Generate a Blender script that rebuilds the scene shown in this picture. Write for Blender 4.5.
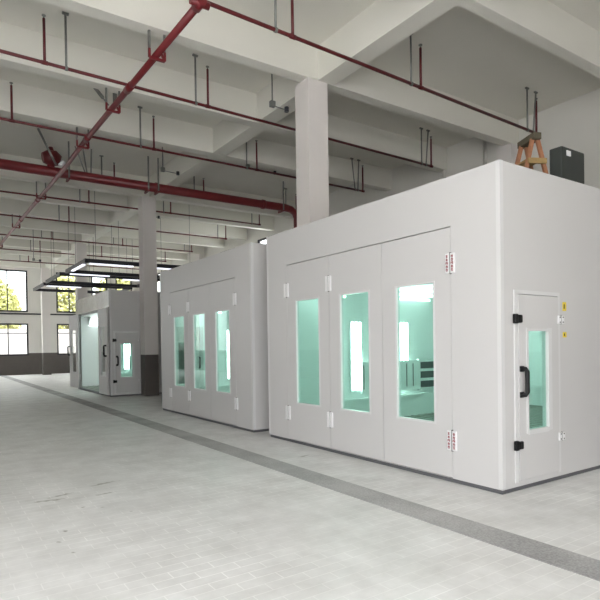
import bpy, bmesh, math, random
from mathutils import Vector, Matrix, Euler
random.seed(7)
C = bpy.context.scene.collection
for o in list(bpy.data.objects): bpy.data.objects.remove(o)
scn = bpy.context.scene

# ------------------------------------------------------------------ camera
F, CY, PIT, ROL, YAW, CH = 547.2, 351.5, -0.0116, -0.0145, 0.5997, 1.556
cam_d = bpy.data.cameras.new('camera'); cam = bpy.data.objects.new('camera', cam_d); C.objects.link(cam)
cam_d.sensor_fit = 'HORIZONTAL'; cam_d.sensor_width = 36; cam_d.lens = F / 600 * 36
cam_d.shift_y = (CY - 300) / 600; cam_d.clip_start = .05; cam_d.clip_end = 300
sy, cy_ = math.sin(YAW), math.cos(YAW); sp, cp = math.sin(PIT), math.cos(PIT)
fw = Vector((sy * cp, cy_ * cp, sp)); up = Vector((-sy * sp, -cy_ * sp, cp)); rt = Vector((cy_, -sy, 0))
c, s = math.cos(ROL), math.sin(ROL)
R = rt * c + up * s; U = up * c - rt * s
m = Matrix((R, U, -fw)).transposed().to_4x4(); m.translation = Vector((0, 0, CH)); cam.matrix_world = m
scn.camera = cam

# ------------------------------------------------------------------ world, daylight, exposure
w = bpy.data.worlds.new('world'); scn.world = w; w.use_nodes = True
wn = w.node_tree; wn.nodes.clear()
wo = wn.nodes.new('ShaderNodeOutputWorld'); wb = wn.nodes.new('ShaderNodeBackground')
wb.inputs[0].default_value = (.94, .96, 1, 1)
# overcast sky: brighter towards the zenith
wt = wn.nodes.new('ShaderNodeTexCoord'); wx = wn.nodes.new('ShaderNodeSeparateXYZ'); wn.links.new(wt.outputs['Generated'], wx.inputs[0])
wm = wn.nodes.new('ShaderNodeMath'); wm.operation = 'MULTIPLY_ADD'; wm.use_clamp = False; wm.inputs[1].default_value = 13.8; wm.inputs[2].default_value = 2.2
wn.links.new(wx.outputs['Z'], wm.inputs[0]); wn.links.new(wm.outputs[0], wb.inputs[1])
wn.links.new(wb.outputs[0], wo.inputs[0])
scn.view_settings.view_transform = 'Standard'; scn.view_settings.look = 'None'
scn.view_settings.gamma = 1; scn.view_settings.use_curve_mapping = False
scn.view_settings.exposure = 0.0

def portal(loc, rot, sx, sz):
    l = bpy.data.lights.new('daylight_opening', 'AREA'); l.shape = 'RECTANGLE'; l.size = sx; l.size_y = sz
    l.cycles.is_portal = True
    o = bpy.data.objects.new('daylight_opening', l); C.objects.link(o); o.location = loc; o.rotation_euler = rot
    return o
XL, XR, YB, YF, ZC = -5.2, 12.1, -5.0, 37.0, 7.0
# openings: (side, from, to, z0, z1)
BACK = [(-4.4, 2.1, 0, 5.8)]
LEFT = [(-4.4, -1.5, .0, 5.8), (-.6, 3.2, .0, 5.8), (29.5, 34.0, 1.31, 5.8)]
for a, b, z0, z1 in BACK: portal(((a + b) / 2, YB, (z0 + z1) / 2), (math.pi / 2, 0, 0), b - a, z1 - z0)
for a, b, z0, z1 in LEFT: portal((XL, (a + b) / 2, (z0 + z1) / 2), (math.pi / 2, 0, -math.pi / 2), b - a, z1 - z0)

# ------------------------------------------------------------------ materials
MATS = {}
def mat(name, col, rough=.5, metal=0, noise=.0, nscale=5, emit=None, estr=0, spec=.5, bump=0, bscale=40, coat=0):
    if name in MATS: return MATS[name]
    m = bpy.data.materials.new(name); m.use_nodes = True; nt = m.node_tree; b = nt.nodes['Principled BSDF']
    b.inputs['Base Color'].default_value = (*col, 1); b.inputs['Roughness'].default_value = rough
    b.inputs['Metallic'].default_value = metal; b.inputs['Specular IOR Level'].default_value = spec
    b.inputs['Coat Weight'].default_value = coat
    tc = nt.nodes.new('ShaderNodeTexCoord')
    if noise:
        n = nt.nodes.new('ShaderNodeTexNoise'); n.inputs['Scale'].default_value = nscale; n.inputs['Detail'].default_value = 5
        nt.links.new(tc.outputs['Object'], n.inputs['Vector'])
        mx = nt.nodes.new('ShaderNodeMix'); mx.data_type = 'RGBA'
        mx.inputs[6].default_value = (*[max(0, v * (1 - noise)) for v in col], 1)
        mx.inputs[7].default_value = (*[min(1, v * (1 + noise)) for v in col], 1)
        nt.links.new(n.outputs['Fac'], mx.inputs[0]); nt.links.new(mx.outputs[2], b.inputs['Base Color'])
    if bump:
        n2 = nt.nodes.new('ShaderNodeTexNoise'); n2.inputs['Scale'].default_value = bscale
        nt.links.new(tc.outputs['Object'], n2.inputs['Vector'])
        bp = nt.nodes.new('ShaderNodeBump'); bp.inputs['Strength'].default_value = bump; bp.inputs['Distance'].default_value = .02
        nt.links.new(n2.outputs['Fac'], bp.inputs['Height']); nt.links.new(bp.outputs[0], b.inputs['Normal'])
    if emit:
        b.inputs['Emission Color'].default_value = (*emit, 1); b.inputs['Emission Strength'].default_value = estr
    MATS[name] = m; return m
def glass(name, tint, gl=1.0):
    m = bpy.data.materials.new(name); m.use_nodes = True; nt = m.node_tree; nt.nodes.clear()
    o = nt.nodes.new('ShaderNodeOutputMaterial'); t = nt.nodes.new('ShaderNodeBsdfTransparent'); g = nt.nodes.new('ShaderNodeBsdfGlossy')
    t.inputs[0].default_value = (*tint, 1); g.inputs['Roughness'].default_value = .02; g.inputs['Color'].default_value = (gl, gl, gl, 1)
    lw = nt.nodes.new('ShaderNodeLayerWeight'); lw.inputs[0].default_value = .5; mx = nt.nodes.new('ShaderNodeMixShader')
    pw = nt.nodes.new('ShaderNodeMath'); pw.operation = 'POWER'; pw.inputs[1].default_value = 4; nt.links.new(lw.outputs['Facing'], pw.inputs[0])
    f = nt.nodes.new('ShaderNodeMath'); f.operation = 'MULTIPLY_ADD'; f.inputs[1].default_value = .6; f.inputs[2].default_value = .035; nt.links.new(pw.outputs[0], f.inputs[0])
    nt.links.new(f.outputs[0], mx.inputs[0]); nt.links.new(t.outputs[0], mx.inputs[1]); nt.links.new(g.outputs[0], mx.inputs[2])
    nt.links.new(mx.outputs[0], o.inputs[0]); MATS[name] = m; return m

WALL = mat('painted_plaster_warm', (.76, .74, .69), .8, noise=.04, nscale=1.3, bump=.08)
CEIL = mat('painted_concrete_ceiling', (.79, .77, .70), .85, noise=.04, nscale=.7, bump=.06)
COL = mat('painted_column', (.78, .735, .705), .75, noise=.03, nscale=2)
WAIN = mat('dark_wainscot_paint', (.115, .10, .09), .55, noise=.12, nscale=3)
BOOTH = mat('white_booth_panel', (.66, .645, .635), .36, noise=.015, nscale=1.2, spec=.45)
TRIM = mat('white_booth_trim', (.73, .72, .715), .33)
GAP = mat('dark_joint', (.16, .15, .15), .8)  # dark tone of the hinge barrels, also painted shade in hinge and leaf gaps
SKIRT = mat('dark_steel_base', (.15, .15, .158), .5, metal=.3, noise=.15)
INNER = mat('booth_inner_white', (.86, .89, .88), .35)
GRATE = mat('booth_floor_grating', (.36, .40, .34), .6, metal=.2, noise=.3, nscale=30)
LOUV = mat('filter_mesh_grey', (.12, .13, .13), .8, noise=.5, nscale=60)
BLACK = mat('black_plastic', (.008, .008, .009), .45, spec=.3)
HINGE = mat('white_hinge_metal', (.88, .87, .87), .3)
REDMARK = mat('red_warning_print', (.32, .03, .045), .6)
YEL = mat('yellow_sticker', (.80, .62, .06), .5)
RED = mat('red_pipe_paint', (.17, .016, .02), .38, noise=.22, nscale=9, spec=.5)
DRED = mat('red_branch_pipe_paint', (.115, .010, .013), .45, noise=.2, nscale=9)
GALV = mat('galvanised_steel', (.23, .235, .22), .5, metal=.5, noise=.2, nscale=12)
DMET = mat('dark_frame_metal', (.03, .03, .038), .4, metal=.2)
CHROME = mat('brushed_metal_header', (.34, .33, .32), .18, metal=.95, noise=.45, nscale=2, bump=.12, bscale=2)  # mottled colour stands in for patchy mirror reflections on the metal
WOOD = mat('sawn_orange_wood', (.42, .19, .10), .7, noise=.3, nscale=18)
PLY = mat('pale_plywood', (.46, .31, .13), .7, noise=.3, nscale=14)
DWOOD = mat('weathered_top_board', (.10, .085, .055), .8, noise=.3, nscale=20)
CASE = mat('dark_green_grey_case', (.028, .033, .03), .5, noise=.2)
TUBE = mat('light_tube', (1, 1, 1), .4, emit=(.86, 1, .96), estr=17)
PANEL = mat('light_panel', (1, 1, 1), .4, emit=(.86, 1, .96), estr=4)
LED = mat('led_strip', (1, 1, 1), .4, emit=(.86, .88, 1), estr=1.3)
GTEAL = glass('teal_tinted_glass', (.77, .935, .885), .8)
GCLEAR = glass('clear_glass', (.93, .95, .94))
LEAFY = mat('yellow_green_leaves', (.36, .35, .12), .7, noise=.5, nscale=3)
BARK = mat('tree_bark', (.16, .12, .08), .9, noise=.3, nscale=10)
OUT = mat('outdoor_concrete', (.50, .49, .47), .9, noise=.1, nscale=.3)
STRIP = None

def floor_material():
    m = bpy.data.materials.new('grey_paver_floor'); m.use_nodes = True; nt = m.node_tree; b = nt.nodes['Principled BSDF']
    N = nt.nodes.new; L = nt.links.new
    tc = N('ShaderNodeTexCoord'); br = N('ShaderNodeTexBrick')
    br.inputs['Scale'].default_value = 1; br.inputs['Brick Width'].default_value = .30; br.inputs['Row Height'].default_value = .11
    br.inputs['Mortar Size'].default_value = .005; br.inputs['Mortar Smooth'].default_value = .6; br.offset = .5
    br.inputs['Color1'].default_value = (.70, .695, .685, 1); br.inputs['Color2'].default_value = (.74, .735, .725, 1)
    br.inputs['Mortar'].default_value = (.90, .895, .885, 1)
    L(tc.outputs['Object'], br.inputs['Vector'])
    # joint dust only in places
    n1 = N('ShaderNodeTexNoise'); n1.inputs['Scale'].default_value = .9; n1.inputs['Detail'].default_value = 3; L(tc.outputs['Object'], n1.inputs['Vector'])
    r1 = N('ShaderNodeValToRGB'); r1.color_ramp.elements[0].position = .40; r1.color_ramp.elements[1].position = .62; L(n1.outputs['Fac'], r1.inputs[0])
    base = N('ShaderNodeMix'); base.data_type = 'RGBA'; base.inputs[6].default_value = (.72, .715, .705, 1)
    mm = N('ShaderNodeMath'); mm.operation = 'MULTIPLY_ADD'; mm.inputs[1].default_value = .7; mm.inputs[2].default_value = .3; L(r1.outputs[0], mm.inputs[0])
    L(mm.outputs[0], base.inputs[0]); L(br.outputs['Color'], base.inputs[7])
    # dust mottling
    n2 = N('ShaderNodeTexNoise'); n2.inputs['Scale'].default_value = 2.2; n2.inputs['Detail'].default_value = 8; n2.inputs['Roughness'].default_value = .65; L(tc.outputs['Object'], n2.inputs['Vector'])
    r2 = N('ShaderNodeValToRGB'); r2.color_ramp.elements[0].color = (.84, .835, .82, 1); r2.color_ramp.elements[1].color = (1.1, 1.1, 1.1, 1)
    r2.color_ramp.elements[0].position = .3; r2.color_ramp.elements[1].position = .7; L(n2.outputs['Fac'], r2.inputs[0])
    mul = N('ShaderNodeMix'); mul.data_type = 'RGBA'; mul.blend_type = 'MULTIPLY'; mul.inputs[0].default_value = 1
    L(base.outputs[2], mul.inputs[6]); L(r2.outputs[0], mul.inputs[7])
    # oil stains with a place of their own
    col = mul.outputs[2]
    for (x, y, rx, ry, a) in [(1.66, 6.46, .20, .045, .25), (1.02, 6.08, .20, .045, -.2), (1.16, 6.22, .16, .035, .3), (1.25, 5.62, .035, .02, .3), (1.40, 5.5, .03, .02, .1),
                              (.95, 4.98, .02, .035, .2), (.86, 4.72, .018, .035, .4), (.9, 4.42, .02, .03, .2), (1.55, 6.0, .12, .03, .2), (1.58, 5.2, .02, .014, 0), (2.12, 4.05, .018, .012, 0), (4.35, 6.3, .14, .03, .2)]:
        mp = N('ShaderNodeMapping'); mp.vector_type = 'TEXTURE'; mp.inputs['Location'].default_value = (x, y, 0); mp.inputs['Rotation'].default_value = (0, 0, a)
        mp.inputs['Scale'].default_value = (rx, ry, 1); L(tc.outputs['Object'], mp.inputs[0])
        nn = N('ShaderNodeTexNoise'); nn.inputs['Scale'].default_value = 16; L(tc.outputs['Object'], nn.inputs['Vector'])
        vm = N('ShaderNodeVectorMath'); vm.operation = 'LENGTH'; L(mp.outputs[0], vm.inputs[0])
        ad = N('ShaderNodeMath'); ad.operation = 'MULTIPLY_ADD'; ad.inputs[1].default_value = 2.2; L(nn.outputs['Fac'], ad.inputs[0]); L(vm.outputs['Value'], ad.inputs[2])
        rr = N('ShaderNodeValToRGB'); rr.color_ramp.elements[0].position = .62; rr.color_ramp.elements[1].position = 1.0
        hv = N('ShaderNodeMath'); hv.operation = 'MULTIPLY'; hv.inputs[1].default_value = .5; L(ad.outputs[0], hv.inputs[0])
        rr.color_ramp.elements[0].color = (.5, .48, .44, 1); rr.color_ramp.elements[1].color = (1, 1, 1, 1); L(hv.outputs[0], rr.inputs[0])
        mu = N('ShaderNodeMix'); mu.data_type = 'RGBA'; mu.blend_type = 'MULTIPLY'; mu.inputs[0].default_value = 1
        L(col, mu.inputs[6]); L(rr.outputs[0], mu.inputs[7]); col = mu.outputs[2]
    L(col, b.inputs['Base Color']); b.inputs['Roughness'].default_value = .48; b.inputs['Specular IOR Level'].default_value = .5
    bp = N('ShaderNodeBump'); bp.inputs['Strength'].default_value = .12; bp.inputs['Distance'].default_value = .01
    L(n2.outputs['Fac'], bp.inputs['Height']); L(bp.outputs[0], b.inputs['Normal'])
    return m
FLOOR = floor_material()
def strip_material():
    m = bpy.data.materials.new('dark_granite_strip'); m.use_nodes = True; nt = m.node_tree; b = nt.nodes['Principled BSDF']
    N = nt.nodes.new; L = nt.links.new
    tc = N('ShaderNodeTexCoord'); n = N('ShaderNodeTexNoise'); n.inputs['Scale'].default_value = 60; n.inputs['Detail'].default_value = 6; L(tc.outputs['Object'], n.inputs['Vector'])
    n3 = N('ShaderNodeTexNoise'); n3.inputs['Scale'].default_value = 1.5; n3.inputs['Detail'].default_value = 5; L(tc.outputs['Object'], n3.inputs['Vector'])
    ad = N('ShaderNodeMath'); ad.operation = 'ADD'; L(n.outputs['Fac'], ad.inputs[0]); L(n3.outputs['Fac'], ad.inputs[1])
    hv = N('ShaderNodeMath'); hv.operation = 'MULTIPLY'; hv.inputs[1].default_value = .5; L(ad.outputs[0], hv.inputs[0])
    r = N('ShaderNodeValToRGB'); r.color_ramp.elements[0].position = .35; r.color_ramp.elements[1].position = .65
    r.color_ramp.elements[0].color = (.27, .265, .26, 1); r.color_ramp.elements[1].color = (.52, .515, .51, 1); L(hv.outputs[0], r.inputs[0])
    L(r.outputs[0], b.inputs['Base Color']); b.inputs['Roughness'].default_value = .7
    return m
STRIP = strip_material()

# ------------------------------------------------------------------ mesh helpers
class MB:
    def __init__(s): s.bm = bmesh.new(); s.mats = []
    def mi(s, m):
        if m not in s.mats: s.mats.append(m)
        return s.mats.index(m)
    def box(s, a, b, m, bev=0):
        x0, y0, z0 = [min(p, q) for p, q in zip(a, b)]; x1, y1, z1 = [max(p, q) for p, q in zip(a, b)]
        v = [s.bm.verts.new(p) for p in ((x0,y0,z0),(x1,y0,z0),(x1,y1,z0),(x0,y1,z0),(x0,y0,z1),(x1,y0,z1),(x1,y1,z1),(x0,y1,z1))]
        fs = [s.bm.faces.new([v[i] for i in f]) for f in ((0,3,2,1),(4,5,6,7),(0,1,5,4),(1,2,6,5),(2,3,7,6),(3,0,4,7))]
        k = s.mi(m)
        for f in fs: f.material_index = k
        if bev:
            es = {e for f in fs for e in f.edges}
            r = bmesh.ops.bevel(s.bm, geom=list(es), offset=bev, segments=2, affect='EDGES', profile=.6)
            for f in r['faces']: f.material_index = k
        return s
    def bar(s, p, q, w, h, m, upv=(0, 0, 1)):
        """rectangular bar from p to q"""
        p, q = Vector(p), Vector(q); d = (q - p).normalized(); u = Vector(upv)
        if abs(d.dot(u)) > .98: u = Vector((1, 0, 0))
        a = d.cross(u).normalized(); b = a.cross(d)
        vs = []
        for e in (p, q):
            for i, j in ((-1,-1),(1,-1),(1,1),(-1,1)): vs.append(s.bm.verts.new(e + a * i * w / 2 + b * j * h / 2))
        k = s.mi(m)
        for f in ((0,1,2,3),(7,6,5,4),(0,4,5,1),(1,5,6,2),(2,6,7,3),(3,7,4,0)):
            f = s.bm.faces.new([vs[i] for i in f]); f.material_index = k
        return s
    def tube(s, pts, r, m, n=12, cap=True):
        pts = [Vector(p) for p in pts]; rs = r if isinstance(r, (list, tuple)) else [r] * len(pts); rings = []; k = s.mi(m)
        a = None
        for i, p in enumerate(pts):
            d = (pts[min(i+1, len(pts)-1)] - pts[max(i-1, 0)]).normalized()
            if a is None: a = d.orthogonal().normalized()
            a = (a - d * a.dot(d)).normalized(); b = d.cross(a)
            rings.append([s.bm.verts.new(p + (a * math.cos(t) + b * math.sin(t)) * rs[i]) for t in [2 * math.pi * j / n for j in range(n)]])
        for A, B in zip(rings, rings[1:]):
            for j in range(n):
                f = s.bm.faces.new((A[j], A[(j+1) % n], B[(j+1) % n], B[j])); f.material_index = k; f.smooth = True
        if cap:
            for rg, fl in ((rings[0], True), (rings[-1], False)):
                f = s.bm.faces.new(rg[::-1] if fl else rg); f.material_index = k
        return s
    def build(s, name, parent=None, **props):
        bmesh.ops.recalc_face_normals(s.bm, faces=s.bm.faces)
        me = bpy.data.meshes.new(name); s.bm.to_mesh(me); s.bm.free()
        for m in s.mats: me.materials.append(m)
        o = bpy.data.objects.new(name, me); C.objects.link(o)
        if parent: o.parent = parent
        for k, v in props.items(): o[k] = v
        return o
def holed(mb, x0, x1, ax0, ax1, z0, z1, holes, m, axis='Y'):
    """slab with rectangular holes; axis = direction the wall runs; x0..x1 its thickness; holes (a0,a1,z0,z1) sorted, not overlapping in a"""
    def bx(a0, a1, c0, c1):
        if a1 - a0 < 1e-4 or c1 - c0 < 1e-4: return
        if axis == 'Y': mb.box((x0, a0, c0), (x1, a1, c1), m)
        else: mb.box((a0, x0, c0), (a1, x1, c1), m)
    cur = ax0
    for (a0, a1, c0, c1) in sorted(holes):
        bx(cur, a0, z0, z1); bx(a0, a1, z0, c0); bx(a0, a1, c1, z1); cur = a1
    bx(cur, ax1, z0, z1)
def empty(name, loc, label, cat, group=None, rz=0):
    o = bpy.data.objects.new(name, None); C.objects.link(o); o.location = loc; o.rotation_euler = (0, 0, rz); o.empty_display_size = .2
    o['label'] = label; o['category'] = cat
    if group: o['group'] = group
    return o

# ------------------------------------------------------------------ structure
S = dict(kind='structure')
MB().box((XL - .3, YB - .3, -.2), (XR + .3, YF + .3, 0), FLOOR).build('floor', **S)
MB().box((3.565, YB, 0), (3.905, YF, .004), STRIP).build('trim_1', **S)
MB().box((-70, -70, -.4), (80, 110, -.21), OUT).build('ground_outside', **S)
MB().box((XL - .3, YB - .3, ZC), (XR + .3, YF + .3, ZC + .25), CEIL).build('ceiling', **S)
# beams running across (direction X)
for y0, y1 in [(-1.1, -.8), (1.9, 2.15), (4.99, 5.19), (8.06, 8.31), (10.3, 10.55), (12.5, 12.76), (17.2, 17.45), (19.5, 19.75), (21.8, 22.05), (24.1, 24.35), (26.4, 26.65), (28.7, 28.95), (31.0, 31.25), (33.3, 33.55), (35.6, 35.85)]:
    MB().box((XL, y0, 6.38), (XR, y1, ZC), CEIL).build('ceiling_beam', **S)
for x0, x1 in [(6.0, 6.36), (-1.0, -.64)]:
    MB().box((x0, YB, 6.385), (x1, YF, ZC), CEIL).build('ceiling_beam', **S)
for cy in (-1.1, 8.06, 17.2, 26.4, 35.6):
    for (xa, xb) in ((5.77, 6.21), (XL, XL + .44), (XR - .3, XR)):
        mb = MB(); mb.box((xa, cy, 1.32), (xb, cy + .42, 6.39), COL)
        mb.box((xa - .004, cy - .004, 0), (xb + .004, cy + .424, 1.32), WAIN)
        mb.build('column', **S)
# walls
def wall(name, x0, x1, a0, a1, holes, axis):
    mb = MB()
    lo = [(h[0], h[1], h[2], min(h[3], 1.31)) for h in holes if h[2] < 1.31]
    holed(mb, x0, x1, a0, a1, 0, 1.31, lo, WAIN, axis)
    hi = sorted((h[0], h[1], max(h[2], 1.31), h[3]) for h in holes)
    # columns of holes may stack: split by distinct a-ranges
    cols = {}
    for h in hi: cols.setdefault((h[0], h[1]), []).append((h[2], h[3]))
    cur = a0
    def bx(p, q, c0, c1):
        if q - p < 1e-4 or c1 - c0 < 1e-4: return
        if axis == 'Y': mb.box((x0, p, c0), (x1, q, c1), WALL)
        else: mb.box((p, x0, c0), (q, x1, c1), WALL)
    for (p, q), zs in sorted(cols.items()):
        bx(cur, p, 1.31, ZC); z = 1.31
        for c0, c1 in sorted(zs): bx(p, q, z, c0); z = c1
        bx(p, q, z, ZC); cur = q
    bx(cur, a1, 1.31, ZC)
    return mb.build(name, **S)
FW = []   # far windows (x0,x1,z0,z1)
for a, b in ((6.82, 8.35), (8.95, 9.98), (10.5, 11.6), (3.0, 5.2), (-3.6, -1.2)):
    FW += [(a, b, 1.17, 3.12), (a, b, 3.82, 6.35)]
wall('wall_far', YF, YF + .25, XL, XR, FW, 'X')
wall('wall_back', YB - .25, YB, XL, XR, BACK, 'X')
wall('wall_left', XL - .25, XL, YB, YF, LEFT, 'Y')
RW = [(19.2, 20.9, 3.6, 6.2), (23.0, 24.6, 3.6, 6.2), (28.0, 30.0, 3.6, 6.2), (32.0, 34.0, 3.6, 6.2)]
wall('wall_right', XR, XR + .25, YB, YF, RW, 'Y')
# ledge trim between the window rows of the far wall, and shallow pilaster lines on the right wall
MB().box((3.2, YF - .05, 3.66), (XR, YF, 3.74), DMET).build('trim_2', **S)
for k, (a, b, z0, z1) in enumerate(FW):
    mb = MB(); t = .09
    mb.box((a, YF + .02, z0), (a + t, YF + .1, z1), DMET).box((b - t, YF + .02, z0), (b, YF + .1, z1), DMET)
    mb.box((a + t, YF + .02, z0), (b - t, YF + .1, z0 + t), DMET).box((a + t, YF + .02, z1 - t), (b - t, YF + .1, z1), DMET)
    n = 2 if b - a > 1.3 else 1
    for i in range(1, n): mb.box((a + (b - a) * i / n - .03, YF + .03, z0 + t), (a + (b - a) * i / n + .03, YF + .09, z1 - t), DMET)
    if z0 < 2: mb.box((a + t, YF + .03, 2.5), (b - t, YF + .09, 2.56), DMET)
    wf = mb.build('window_%d' % (k + 1), **S)
    MB().box((a + t, YF + .055, z0 + t), (b - t, YF + .065, z1 - t), GCLEAR).build('window_glass', parent=wf, **S)

for k, (a, b, z0, z1) in enumerate(RW):
    mb = MB(); t = .08
    mb.box((XR + .02, a, z0), (XR + .1, a + t, z1), DMET).box((XR + .02, b - t, z0), (XR + .1, b, z1), DMET)
    mb.box((XR + .02, a + t, z0), (XR + .1, b - t, z0 + t), DMET).box((XR + .02, a + t, z1 - t), (XR + .1, b - t, z1), DMET)
    wf = mb.build('window_%d' % (k + 20), **S)
    MB().box((XR + .055, a + t, z0 + t), (XR + .065, b - t, z1 - t), GCLEAR).build('window_glass', parent=wf, **S)
for y in (10.35, 9.0): MB().tube([(XR - .05, y, 0), (XR - .05, y, 6.9)], .045, WALL, 8).build('trim_3' if y > 10 else 'trim_4', **S)

# ------------------------------------------------------------------ trees and wall beyond the far windows
def tree(x, y, h, r, label, seed):
    rnd = random.Random(seed)
    t = empty('tree', (x, y, -.21), label, 'tree', 'trees outside the far windows')
    mb = MB(); mb.tube([(0, 0, 0), (.1, .05, h * .35), (-.05, 0, h * .7)], [.16, .12, .05], BARK, 8)
    for i in range(6):
        a = rnd.random() * 6.28; z = h * rnd.uniform(.3, .6)
        mb.tube([(0, 0, z), (math.cos(a) * r * .4, math.sin(a) * r * .4, z + h * .15), (math.cos(a) * r * .8, math.sin(a) * r * .8, z + h * .25)], [.06, .04, .015], BARK, 6)
    mb.build('trunk', t)
    mb = MB(); k = mb.mi(LEAFY)
    for i in range(3600):
        v = Vector((rnd.gauss(0, 1), rnd.gauss(0, 1), rnd.gauss(0, 1))).normalized() * rnd.uniform(.45, 1) ** .5
        p = Vector((v.x * r, v.y * r, h * .58 + v.z * h * .42)); q = .2
        a = Vector((rnd.gauss(0, 1), rnd.gauss(0, 1), rnd.gauss(0, 1))).normalized(); b = a.orthogonal().normalized()
        f = mb.bm.faces.new([mb.bm.verts.new(p + a * q * i_ + b * q * .6 * j_) for i_, j_ in ((-1, 0), (0, -1), (1, 0), (0, 1))]); f.material_index = k
    mb.build('foliage', t)
tree(8.6, 45, 8.0, 2.2, 'yellow-green tree beyond the leftmost far windows', 1)
tree(13.2, 45.5, 8.2, 2.0, 'yellow-green tree beyond the small high window over the open booth', 2)
tree(4.0, 45, 7.0, 1.9, 'yellow-green tree outside, left of the far windows, hidden by the column', 3)
o = MB().box((2, 40.5, -.21), (30, 40.8, 2.9), mat('pale_garden_wall', (.62, .58, .56), .9, noise=.1)).build('garden_wall', kind='structure')

# ------------------------------------------------------------------ spray booths
BL, BD, BH = 4.58, 6.9, 3.4
def plates(mb, x, y, z, marks=False):
    """door hinge on the front: two plates and a barrel; seen from -X"""
    mb.box((x - .022, y - .062, z - .11), (x, y - .008, z + .11), HINGE, .004)
    mb.box((x - .022, y + .008, z - .11), (x, y + .062, z + .11), HINGE, .004)
    mb.box((x - .006, y - .012, z - .12), (x - .001, y + .012, z + .12), GAP)  # thin dark strip painted as the shadow beneath the plate gap
    mb.tube([(x - .012, y, z - .12), (x - .012, y, z + .12)], .006, GAP, 8)
def glyph(mb, cx, cy, cz, sgn, rnd, X=True):
    # a small printed character: a few strokes inside a 2.6 cm square
    t = .002
    st = rnd.choice([[(-1,1,1,1),(0,1,0,-1),(-1,0,1,0),(-1,-1,1,-1)], [(-1,.6,1,.6),(0,1,0,0),(-1,0,1,0),(-.7,0,-.7,-1),(.7,0,.7,-1),(-.7,-1,.7,-1)],
                     [(-1,1,-1,-1),(-.2,1,-.2,-.2),(-.2,1,1,1),(1,1,1,-1),(-.2,-.2,1,-.2),(.4,-.2,.4,-1)], [(-1,.5,1,.5),(0,1,0,-1),(0,.4,-1,-.8),(0,.4,1,-.8)]])
    h = .0135
    for a, b, c_, d in st:
        mb.bar((cx, cy - a * h, cz + b * h), (cx, cy - c_ * h, cz + d * h), 0.006, t, REDMARK, (1, 0, 0))
def door_leaf(root, y0, y1, name='door_leaf', x=0, t=.05, ang=0, hinge_y=None, handle=None, pane=None):
    """front leaf with a tall window; local frame of the booth; may be turned about its hinge line"""
    w = y1 - y0; ww = .60; wy0 = y0 + (w - ww) / 2; wy1 = wy0 + ww; g = .004
    leaf = MB(); holed(leaf, x, x + t, y0 + g, y1 - g, .055, 2.838, [(wy0, wy1, .648, 2.252)], BOOTH)
    lo = leaf.build(name, root)
    fr = MB()
    for a, b in (((x - .006, wy0 - .022, .63), (x + t + .004, wy0 + .003, 2.27)), ((x - .006, wy1 - .003, .63), (x + t + .004, wy1 + .022, 2.27)),
                 ((x - .006, wy0, .63), (x + t + .004, wy1, .652)), ((x - .006, wy0, 2.248), (x + t + .004, wy1, 2.27))):
        fr.box(a, b, TRIM)
    fo = fr.build('window_frame', lo)
    po = MB().box((x + .022, wy0 + .002, .65), (x + .03, wy1 - .002, 2.25), pane or GTEAL).build('window_pane', lo)
    if handle:
        hy = handle; hb = MB(); hb.tube([(x, hy, 1.30), (x - .07, hy, 1.30), (x - .08, hy, 1.33), (x - .08, hy, 1.60), (x - .07, hy, 1.63), (x, hy, 1.63)], .028, BLACK, 8)
        hb.build('handle', lo, label='black D-shaped pull handle')
    if ang:
        piv = Vector((x, hinge_y, 0)); M = Matrix.Translation(piv) @ Matrix.Rotation(ang, 4, 'Z') @ Matrix.Translation(-piv)
        lo.matrix_basis = M
    return lo
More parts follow.
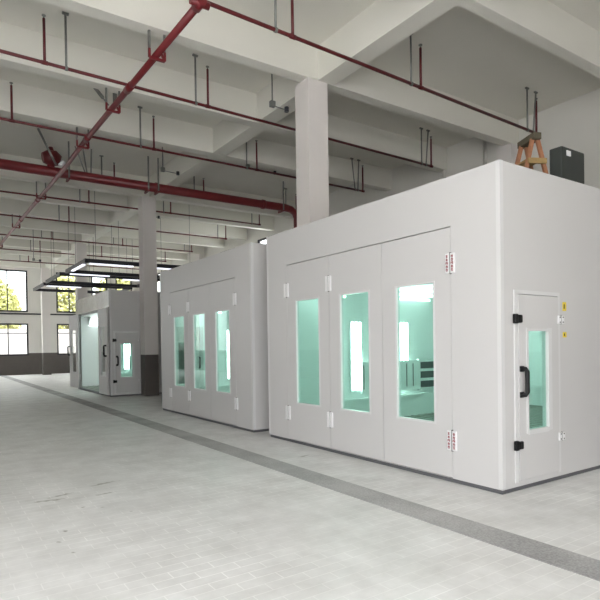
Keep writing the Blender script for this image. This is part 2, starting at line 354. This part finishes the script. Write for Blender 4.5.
def service_door(root, yface, sgn, shift=0):
    """personnel door on a side wall; sgn=-1 for the -Y wall, +1 for the +Y wall (outer side direction)"""
    y = yface; q = sgn
    x0, x1, z0, z1 = .27, 1.0, .11, 2.05
    wx0, wx1, wz0, wz1 = .42, .80, .62, 1.675
    d = MB(); holed(d, y - q * .045, y + q * .022, x0, x1, z0, z1, [(wx0, wx1, wz0, wz1)], BOOTH, 'X')
    do = d.build('service_door', root)
    f = MB()   # raised door frame
    e = .012
    f.box((.21, y, .09), (.262, y + q * e, 2.10), TRIM).box((1.008, y, .09), (1.05, y + q * e, 2.10), TRIM).box((.262, y, 2.058), (1.008, y + q * e, 2.10), TRIM)
    fo_ = f.build('service_door_frame', root)
    fr = MB()
    for a, b in (((wx0 - .03, wz0 - .03), (wx0 + .004, wz1 + .03)), ((wx1 - .004, wz0 - .03), (wx1 + .06, wz1 + .03)), ((wx0 + .004, wz0 - .045), (wx1 - .004, wz0 + .004)), ((wx0 + .004, wz1 - .004), (wx1 - .004, wz1 + .02))):
        fr.box((a[0], y - q * .05, a[1]), (b[0], y + q * .03, b[1]), TRIM)
    fr.build('window_frame', do)
    MB().box((wx0 + .002, y - q * .012, wz0 + .002), (wx1 - .002, y - q * .004, wz1 - .002), GTEAL).build('window_pane', do)
    for z in (1.797, .483):
        l = MB(); l.box((.175, y + q * .012, z - .05), (.225, y + q * .05, z + .05), BLACK, .008)
        l.box((.22, y + q * .022, z - .042), (.295, y + q * .055, z + .042), BLACK, .015)
        l.build('latch', do, label='black plastic door latch')
    h = MB(); hy = y + q * .022
    h.tube([(.295, hy, 1.275), (.31, hy + q * .045, 1.275), (.32, hy + q * .058, 1.25), (.32, hy + q * .058, 1.03), (.31, hy + q * .045, 1.005), (.295, hy, 1.005)], .024, BLACK, 8)
    h.box((.27, hy, 1.245), (.33, hy + q * .02, 1.305), BLACK, .005).box((.27, hy, .975), (.33, hy + q * .02, 1.035), BLACK, .005)
    h.build('handle', do, label='black pull handle')
    hi = MB(); hyi = y - q * .05
    hi.tube([(.98, hyi, 1.29), (.98, hyi - q * .05, 1.28), (.98, hyi - q * .05, 1.02), (.98, hyi, 1.01)], .014, BLACK, 8); hi.build('handle', do, label='black inner pull handle')
    for z in (1.797, .495):
        hb = MB(); hb.box((.985, y + q * .023, z - .045), (1.035, y + q * .038, z + .045), HINGE, .003); hb.box((1.045, y + q * .006, z - .045), (1.095, y + q * .038, z + .045), HINGE, .003)
        for dx in (1.01, 1.07):
            for dz in (-.028, .028): hb.tube([(dx, y + q * .037, z + dz), (dx, y + q * .042, z + dz)], .008, BLACK, 8)
        hb.tube([(1.04, y + q * .03, z - .05), (1.04, y + q * .03, z + .05)], .008, GALV, 8)
        hb.build('hinge', do, label='white bolted butterfly hinge')
    for o in (do, fo_): o.location.x += shift
def booth(Y1, label, opening, state, marks=False, near_door=True, far_door=True, shift=0):
    r = empty('spray_booth', (4.82, Y1, 0), label, 'spray booth', None)
    L_, D, H, T = BL, BD, BH, .05
    ya, yb = opening
    # shell: front, sides with door holes, back, roof
    mb = MB(); holed(mb, 0, T, 0, L_, .045, H, [(ya, yb, .0461, 2.85)], BOOTH); mb.build('front_panel', r)
    for yy, q in ((0, -1), (L_, 1)):
        mb = MB(); ys = (0, T) if q < 0 else (L_ - T, L_)
        door = near_door if q < 0 else far_door
        holed(mb, ys[0], ys[1], T, D, .045, H, [(.262 + shift, 1.008 + shift, .10, 2.058)] if door else [], BOOTH, 'X'); mb.build('side_panel', r)
        if door: service_door(r, yy, q, shift)
    MB().box((D - T, T, .045), (D, L_ - T, H), BOOTH).build('back_panel', r)
    MB().box((T, T, H - T), (D - T, L_ - T, H), BOOTH).build('roof', r)
    MB().box((.012, .012, 0), (D - .01, L_ - .012, .045), SKIRT).build('base_skirt', r)
    # corner trims and top edge
    for yy, q in ((0, 1), (L_, -1)):
        mb = MB(); mb.box((-.004, yy - q * .004, .062), (.05, yy, H + .004), TRIM); mb.box((-.004, yy, .062), (0, yy + q * .045, H + .004), TRIM)
        mb.build('corner_trim', r)
    # joint shadow strips behind leaf gaps
    # ---- interior
    mb = MB(); mb.box((T, T, .061), (D - T, L_ - T, .08), GRATE)
    for i in range(34): mb.box((T + .1 + i * .2, T, .08), (T + .13 + i * .2, L_ - T, .088), SKIRT)
    mb.build('grated_floor', r)
    MB().box((T, T, 2.76), (D - T, L_ - T, 2.80), INNER).build('ceiling_filter', r)
    mb = MB()
    for yy, q in ((T, 1), (L_ - T, -1)):
        mb.box((T, yy, 2.06), (D - T, yy + q * .004, 2.76), INNER).box((1.1 if (near_door if q > 0 else far_door) else T, yy, .08), (D - T, yy + q * .004, 2.06), INNER)
        mb.box((1.1, yy + q * .004, .47), (D - T, yy + q * .07, .53), INNER)
    mb.box((D - T - .004, T, .08), (D - T, L_ - T, 2.76), INNER); mb.box((D - T - .07, T + .08, .47), (D - T - .004, L_ - T - .08, .53), INNER)
    mb.build('inner_lining', r)
    for yy, q in ((T, 1), (L_ - T, -1)):
        for x0 in (1.75, 2.99, 5.4):
            lf = MB(); lf.box((x0, yy + q * .005, .66), (x0 + .285, yy + q * .03, 2.0), INNER); fo = lf.build('wall_light', r, label='tall white wall light with tubes')
            for k in range(3): MB().tube([(x0 + .05 + k * .092, yy + q * .045, .70), (x0 + .05 + k * .092, yy + q * .045, 1.97)], .014, TUBE, 8).build('light_tube', fo)
        cb = MB(); cb.box((1.95, yy + q * .075, .62), (3.48, yy + q * .13, 1.22), INNER, .004)
        cb.box((3.48, yy + q * .075, .62), (4.06, yy + q * .09, 1.22), LOUV)
        for z in (.60, .79, .985, 1.18): cb.box((3.48, yy + q * .075, z), (4.06, yy + q * .135, z + .055), INNER)
        cb.box((3.46, yy + q * .075, .60), (3.5, yy + q * .135, 1.235), INNER).box((4.04, yy + q * .075, .60), (4.08, yy + q * .135, 1.235), INNER)
        for xx in (1.97, 3.10, 3.28): cb.box((xx, yy + q * .13, .70), (xx + .018, yy + q * .14, 1.16), GALV)
        cb.build('filter_cabinet', r)
        for x0 in (.4, 2.65, 4.6):
            p = MB(); k = p.mi(INNER)
            vs = [p.bm.verts.new(v) for v in ((x0, yy + q * .005, 2.42), (x0 + 1.25, yy + q * .005, 2.42), (x0 + 1.25, yy + q * .42, 2.755), (x0, yy + q * .42, 2.755), (x0, yy + q * .005, 2.755), (x0 + 1.25, yy + q * .005, 2.755))]
            for f in ((0, 1, 2, 3), (0, 3, 4), (1, 5, 2), (0, 4, 5, 1), (3, 2, 5, 4)): p.bm.faces.new([vs[i] for i in f]).material_index = k
            po = p.build('corner_light', r, label='slanted light box under the booth ceiling')
            for j in range(4):
                u = .14 + j * .24; a = yy + q * (.005 + .415 * u + .02); z = 2.42 + .335 * u - .025
                MB().tube([(x0 + .05, a, z), (x0 + 1.2, a, z)], .02, PANEL, 8).build('light_tube', po)
    # ---- doors
    w3 = (yb - ya) / 3
    hz = (2.44, .47)
    def hinge(y, z, lab=False):
        h = MB(); plates(h, 0, y, z); ho = h.build('hinge', r, label='white double-plate hinge')
        if lab:
            rnd = random.Random(3)
            for yy in (y - .036, y + .036):
                t = MB()
                for i in range(5): glyph(t, -.0235, yy, z + .075 - i * .037, 1, rnd)
                t.build('warning_label', ho, label='red printed warning characters')
    if state == 'closed':
        for i in range(3): door_leaf(r, ya + i * w3, ya + (i + 1) * w3)
        # dark strips painted as the shade inside the leaf gaps
        mb = MB()
        for y in (ya, ya + w3, ya + 2 * w3, yb): mb.box((.051, y - .02, .08), (.056, y + .02, 2.85), GAP)
        mb.box((.051, ya, 2.83), (.056, yb, 2.86), GAP)
        mb.build('gap_shade_strip', r)
        for z in hz: hinge(ya + .0, z, marks); hinge(ya + 2 * w3, z); hinge(yb + .0, z)
    else:
        # right leaf folded flat against the front, left leaf swung out past the left end
        door_leaf(r, .05, 1.13, 'door_leaf', x=-.075, handle=.15, pane=GCLEAR)
        lf = door_leaf(r, yb + .0, yb + 1.10, 'door_leaf', x=-.06, ang=math.radians(4.5), hinge_y=yb, handle=yb + 1.02, pane=GCLEAR)
        for z in hz: hinge(yb - .0, z)
        h = MB(); h.box((-.012, .0, 2.86), (0, L_, H - .004), CHROME); h.build('header_plate', r, label='shiny reflective metal header over the open doorway')
        f = MB(); f.box((-.01, ya - .04, .08), (.06, ya, 2.86), TRIM).box((-.01, yb, .08), (.06, yb + .035, 2.86), TRIM).box((-.01, ya - .04, 2.82), (.06, yb + .035, 2.858), TRIM); f.build('door_frame', r)
        MB().box((-.03, ya, 0), (.06, yb, .07), SKIRT).build('threshold', r)
    return r
b1 = booth(3.43, 'largest, nearest white spray booth with a closed three-leaf windowed door and red-printed hinges', (.635, 3.97), 'closed', True, True, False)
b2 = booth(8.554, 'middle white spray booth with a closed three-leaf door, behind the nearest booth', (.635, 3.97), 'closed', False, False, True)
b3 = booth(17.711, 'farthest white spray booth with open doors, brightly lit inside, metal header', (.90, 4.12), 'open', False, True, False, -.10)
# electrical box with stickers to the right of the nearest booth's service door
st = MB()
for z, h in ((1.95, .05), (1.63, .03)):
    st.box((1.125, -.003, z - h), (1.20, 0, z + h), YEL); st.box((1.145, -.0045, z - h * .5), (1.165, -.003, z + h * .5), BLACK)
st.build('warning_sticker', b1, label='small yellow warning stickers beside the service door')

# ------------------------------------------------------------------ sprinkler piping
PZ = 6.1
GP = 'sprinkler branch pipes under the ceiling'
def branch(Y, z, x0, x1, r, risers, rods, label, tilt=0):
    t = empty('sprinkler_pipe', (x0, Y, z), label, 'sprinkler pipe', GP)
    t.rotation_euler.z = tilt
    MB().tube([(0, 0, 0), (x1 - x0, 0, 0)], r, DRED, 10).build('pipe', t)
    for x in risers:
        top = 6.80
        mb = MB(); mb.tube([(x - x0, 0, 0), (x - x0, 0, top - z)], r * .82, DRED, 8)
        mb.tube([(x - x0 - r * 1.8, 0, 0), (x - x0 + r * 1.8, 0, 0)], r * 1.25, DRED, 10)
        ro = mb.build('riser', t)
        MB().tube([(x - x0, 0, top - z - .01), (x - x0, 0, top - z + .03), (x - x0, 0, top - z + .04), (x - x0, 0, top - z + .055)], [r * .6, r * .4, r * 1.2, r * 1.2], GALV, 8).build('sprinkler_head', ro)
    for x, dx, dy in rods:
        mb = MB(); mb.tube([(x - x0, 0, -.03), (x - x0 + dx, dy, ZC - z - .01)], .013 + r * .2, GALV, 6)
        mb.tube([(x - x0 - .02, 0, 0), (x - x0 + .02, 0, 0)], r * 1.35, GALV, 10)
        ho = mb.build('hanger_rod', t, label='grey steel hanger rod')
        MB().box((x - x0 + dx - .05, dy - .02, ZC - z - .03), (x - x0 + dx + .05, dy + .02, ZC - z), GALV).build('ceiling_bracket', ho)
    return t
XE = 10.83
branch(6.42, PZ, -4, 11.12, .028, (-2.0, 1.4, 4.55, 7.35, 11.09), ((4.25, 0, 0), (7.10, 0, 0), (10.74, 0, 0), (10.96, .12, .0)), 'red branch pipe nearest the camera, crossing in front of the near column', .035)
branch(9.33, PZ, -4, XE, .027, (-1.4, 1.645, 4.50, 7.2, XE - .03), ((1.97, 0, 0), (4.25, 0, 0), (7.0, 0, 0), (10.44, 0, 0), (10.6, .1, 0)), 'second red branch pipe, passing behind the near column just below its top', .025)
branch(12.14, PZ, -4, XE, .027, (-1.4, 1.5, 4.41, 7.15, XE - .03), ((4.1, 0, 0), (6.85, 0, 0), (10.5, -.12, 0), (10.6, .05, 0)), 'third red branch pipe, just above the thick red cross pipe', .015)
branch(15.95, 6.3, -4, XE + .1, .027, (1.5, 4.55, 7.32, XE), ((4.2, 0, 0), (7.0, 0, 0), (10.4, 0, 0)), 'red branch pipe hidden behind the thick red cross pipe')
branch(17.82, PZ, -4, 10.45, .027, (1.5, 4.29, 6.95, 10.42), ((4.02, 0, 0), (6.7, 0, 0), (10.1, 0, 0)), 'first thin red branch pipe below the thick red cross pipe')
branch(20.9, PZ, -4, 10.6, .027, (1.5, 4.33, 7.3, 10.57), ((4.0, 0, 0), (6.95, 0, 0), (10.2, 0, 0)), 'second thin red branch pipe below the thick red cross pipe')
branch(24.5, PZ, -4, 10.6, .027, (1.5, 4.4, 7.3, 10.57), ((4.0, 0, 0), (6.9, 0, 0), (10.2, 0, 0)), 'third thin red branch pipe below the thick red cross pipe')
branch(28.0, PZ, -4, 10.6, .027, (1.5, 4.5, 7.3, 10.57), ((4.1, 0, 0), (6.9, 0, 0)), 'fourth thin red branch pipe below the thick red cross pipe, above the light frames')
branch(31.5, PZ, -4, 10.6, .027, (1.5, 4.5, 7.3, 10.57), ((4.1, 0, 0), (6.9, 0, 0)), 'farthest thin red branch pipe, seen against the far wall')

# long main running away from the camera
MY, MZ = 6.66, 6.05
mt = empty('fire_main_pipe', (3.043, MY, MZ), 'long red main pipe running diagonally away overhead at upper left', 'fire pipe')
def mx(y): return -(y - MY) * .019
def mz(y): return 0 if y < 12.4 else max(-.065, -.065 * (y - 12.4) / 2)
MB().tube([(mx(y), y - MY, mz(y)) for y in (6.66, 9.5, 12.4, 14.4, 24, 36.5)], .052, RED, 16).build('pipe', mt)
mb = MB(); mb.tube([(0, -.08, 0), (0, .12, 0)], .066, RED, 14).tube([(-.13, 0, 0), (.13, 0, 0)], .05, RED, 12); mb.build('tee_fitting', mt)
for y in (9.5, 12.25, 17.9, 20.9):
    z = mz(y); mb = MB(); mb.tube([(mx(y - .13), y - .13 - MY, z), (mx(y + .13), y + .13 - MY, z)], .064, RED, 14)
    mb.build('tee_fitting', mt)
for y in (8.18, 10.42, 12.62, 17.32, 21.92, 26.5):
    x = mx(y); yy = y - MY; z = mz(y)
    mb = MB(); mb.bar((x - .12, yy, z - .075), (x + .12, yy, z - .075), .045, .035, RED)
    mb.bar((x - .12, yy, z - .07), (x - .12, yy, z + .06), .035, .035, RED).bar((x + .12, yy, z - .07), (x + .04, yy, z + .08), .03, .03, RED).bar((x + .12, yy, z - .07), (x + .12, yy, z + .06), .035, .035, RED)
    h = mb.build('pipe_bracket', mt)
    for q_, w_ in ((-.12, .045), (.12, .025)):
        MB().bar((x + q_, yy, z + .06), (x + q_, yy, 6.385 - MZ), w_, .03, GALV).build('hanger_strut', h, label='grey steel channel strut')
# sway brace by the second hanger
mb = MB(); p = Vector((mx(10.5) - .06, 10.5 - MY, .06)); q = Vector((-.22, 11.58 - MY, ZC - MZ))
mb.tube([p, q], .014, GALV, 8); mb.tube([p.lerp(q, .28), p.lerp(q, .72)], .034, GALV, 10); mb.tube([(mx(10.6) + .1, 10.62 - MY, .10), (mx(10.6) + .1, 10.62 - MY, .36)], .04, GALV, 10)
mb.build('sway_brace', mt, label='grey tubular sway brace')
# thick cross pipe
BY, BZ = 15.47, 6.18
bt = empty('cross_main_pipe', (-4.5, BY, BZ), 'thick dark red main pipe crossing level below the thin pipes, ending beside the near column', 'fire pipe')
def bx(x): return x + 4.5
MB().tube([(0, 0, 0), (bx(10.05), 0, 0), (bx(10.28), 0, -.03), (bx(10.45), 0, -.13), (bx(10.52), 0, -.3), (bx(10.52), 0, -2.6)], [.128] * 2 + [.12, .115, .11, .11], RED, 18).build('pipe', bt)
for x in (1.0, 5.62, 9.2):
    MB().tube([(bx(x) - .05, 0, 0), (bx(x) + .05, 0, 0)], .15, RED, 18).build('pipe_coupling', bt)
MB().tube([(bx(10.52), 0, -.75), (bx(10.52), 0, -.70), (bx(10.52), 0, -.699), (bx(10.52), 0, -.65)], [.17, .17, .17, .17], RED, 16).build('flange', bt)
for x, both in ((3.2, 1), (5.33, 1), (5.62, 1), (9.9, 1), (0.2, 1)):
    mb = MB(); mb.bar((bx(x), -.17, -.15), (bx(x), .17, -.15), .05, .04, RED)
    mb.bar((bx(x), .15, -.15), (bx(x), .15, .05), .03, .03, RED).bar((bx(x), -.15, -.15), (bx(x), -.15, ZC - BZ), .035, .035, GALV)
    mb.build('hanger_frame', bt, label='grey steel trapeze hanger')
mb = MB()
for a, b in ((3.42, 3.66), (3.62, 3.70), (3.84, 3.80)): mb.bar((bx(a), .12, ZC - BZ), (bx(b), .05, .10), .035, .03, GALV)
mb.build('sway_brace', bt, label='grey angle-steel braces fanning to the thick pipe')
# valve with handwheel on top of the thick pipe at the left
mb = MB(); vx = bx(2.78)
mb.tube([(vx, -.02, .1), (vx, -.02, .22)], .09, RED, 14); mb.tube([(vx - .2, -.05, .31), (vx - .06, -.05, .34), (vx + .10, -.05, .34), (vx + .22, -.05, .30)], [.13, .2, .2, .13], DRED, 16)
mb.tube([(vx, -.05, .4), (vx, -.05, .62)], [.12, .05], DRED, 14)
mb.build('valve_body', bt, label='dark red valve body on the thick pipe')
mb = MB(); mb.tube([(2.386 + 4.5, 14.8 - BY, ZC - BZ - .005), (2.785 + 4.5, 14.8 - BY, 6.17 - BZ)], .028, GALV, 8); mb.build('sway_brace', bt, label='grey diagonal sway brace')
MB().tube([(vx + .16, -.30, .10), (vx + .26, -.30, .22)], .05, HINGE, 10).build('brace_clamp', bt, label='pale clamp')

# ------------------------------------------------------------------ conduit drops with junction boxes
def conduit(x, y, zt, zb, L_, label, dirx=1):
    t = empty('electrical_conduit', (x, y, zb), label, 'conduit', 'conduit stubs hanging from the ceiling')
    MB().tube([(0, 0, 0), (0, 0, zt - zb)], .014, GALV, 6).build('drop_pipe', t)
    MB().box((-.05, -.04, -.05), (.05, .04, .06), GALV, .008).build('junction_box', t)
    mb = MB(); mb.tube([(0, 0, -.02), (L_ * dirx, 0, -.035)], .010, GALV, 6); mb.tube([(L_ * dirx, 0, -.07), (L_ * dirx, 0, .02)], .045, DMET, 8); mb.build('lamp_holder', t)
conduit(5.50, 8.85, ZC, 6.12, .32, 'grey conduit drop with box just left of the near column top')
conduit(5.30, 14.1, ZC, 6.28, .42, 'grey conduit drop above the thick red pipe, right of the middle column')
conduit(7.6, 13.6, ZC, 6.62, .9, 'small conduit stub on the ceiling left of the near column, above the second booth')
conduit(3.9, 25.9, ZC, 5.4, .25, 'farthest conduit drop, above the left end of the light frames')
conduit(6.35, 18.7, ZC, 6.15, .5, 'short conduit stub right of the middle column below the thick pipe')

# ------------------------------------------------------------------ hanging rectangular LED light frames
def light_frame(x0, x1, y0, y1, z, label, lit, a=.05):
    t = empty('light_frame', (x0, y0, z), label, 'light fixture', 'rectangular LED light frames hung in a row')
    w_, d_ = x1 - x0, y1 - y0
    mb = MB()
    mb.box((0, -a, 0), (w_, a, .13), DMET).box((0, d_ - a, 0), (w_, d_ + a, .13), DMET).box((-a, -a, 0), (a, d_ + a, .13), DMET).box((w_ - a, -a, 0), (w_ + a, d_ + a, .13), DMET)
    mb.build('metal_rail', t)
    for i in lit:
        p, q = {'n1': ((.1, -.045), (1.5, .045)), 'n2': ((2.3, -.045), (3.4, .045)), 'l': ((-.045, .3), (.045, d_ - .9)), 'f': ((.1, d_ - .045), (1.5, d_ + .045)), 'n0': ((.1, -.045), (w_ - .2, .045))}[i]
        MB().box((p[0], p[1], -.04), (q[0], q[1], -.002), LED).build('led_strip', t, label='white glowing LED strip')
    for (px, py) in ((.3, 0), (w_ * .5, 0), (.3, d_), (w_ * .5, d_), (w_ - .2, 0), (w_ - .2, d_)):
        MB().tube([(px, py, .13), (px, py, ZC - z)], .006, DMET, 5).build('hanging_wire', t)
    return t
light_frame(4.27, 8.0, 18.25, 21.1, 4.28, 'nearest hanging LED frame, dark rails with white glowing underside', ('n1', 'n2', 'l', 'f'))
light_frame(4.20, 8.0, 21.9, 24.75, 4.28, 'second hanging LED frame, behind the nearest one', ('n2',), .035)
light_frame(4.25, 8.0, 25.6, 28.3, 4.28, 'farthest hanging LED frame, in front of the far wall', ('n1',), .035)

# ------------------------------------------------------------------ things on the near booth's roof
sh = empty('sawhorse', (6.89, 4.43, BH + .01), 'orange wooden sawhorse with dark top board standing on the nearest booth roof', 'sawhorse', rz=-math.radians(26))
mb = MB(); mb.box((-.06, -.2, .86), (.06, .2, .95), DWOOD, .01); mb.build('top_board', sh)
for yy, ty in ((-.17, -.15), (.17, .15)):
    for q in (-1, 1):
        MB().bar((q * .03, ty * .9, .90), (q * .25, yy * .95, .0), .05, .04, WOOD, (0, 1, 0)).build('leg', sh)
mb = MB(); mb.box((-.11, -.16, .60), (.11, .16, .62), PLY); mb.build('shelf_board', sh)
MB().bar((-.13, -.19, .57), (.13, -.19, .57), .03, .07, PLY).build('brace', sh)
MB().bar((-.13, .19, .57), (.13, .19, .57), .03, .07, PLY).build('brace', sh)
cs = empty('equipment_case', (6.30, 3.57, BH + .006), 'dark upright equipment case beside the sawhorse on the booth roof edge', 'case')
MB().box((-.23, -.08, 0), (.26, .08, .40), CASE, .02).build('case_body', cs)
MB().box((-.14, -.09, .30), (-.06, -.078, .36), HINGE, .003).build('label_plate', cs, label='small pale plate')
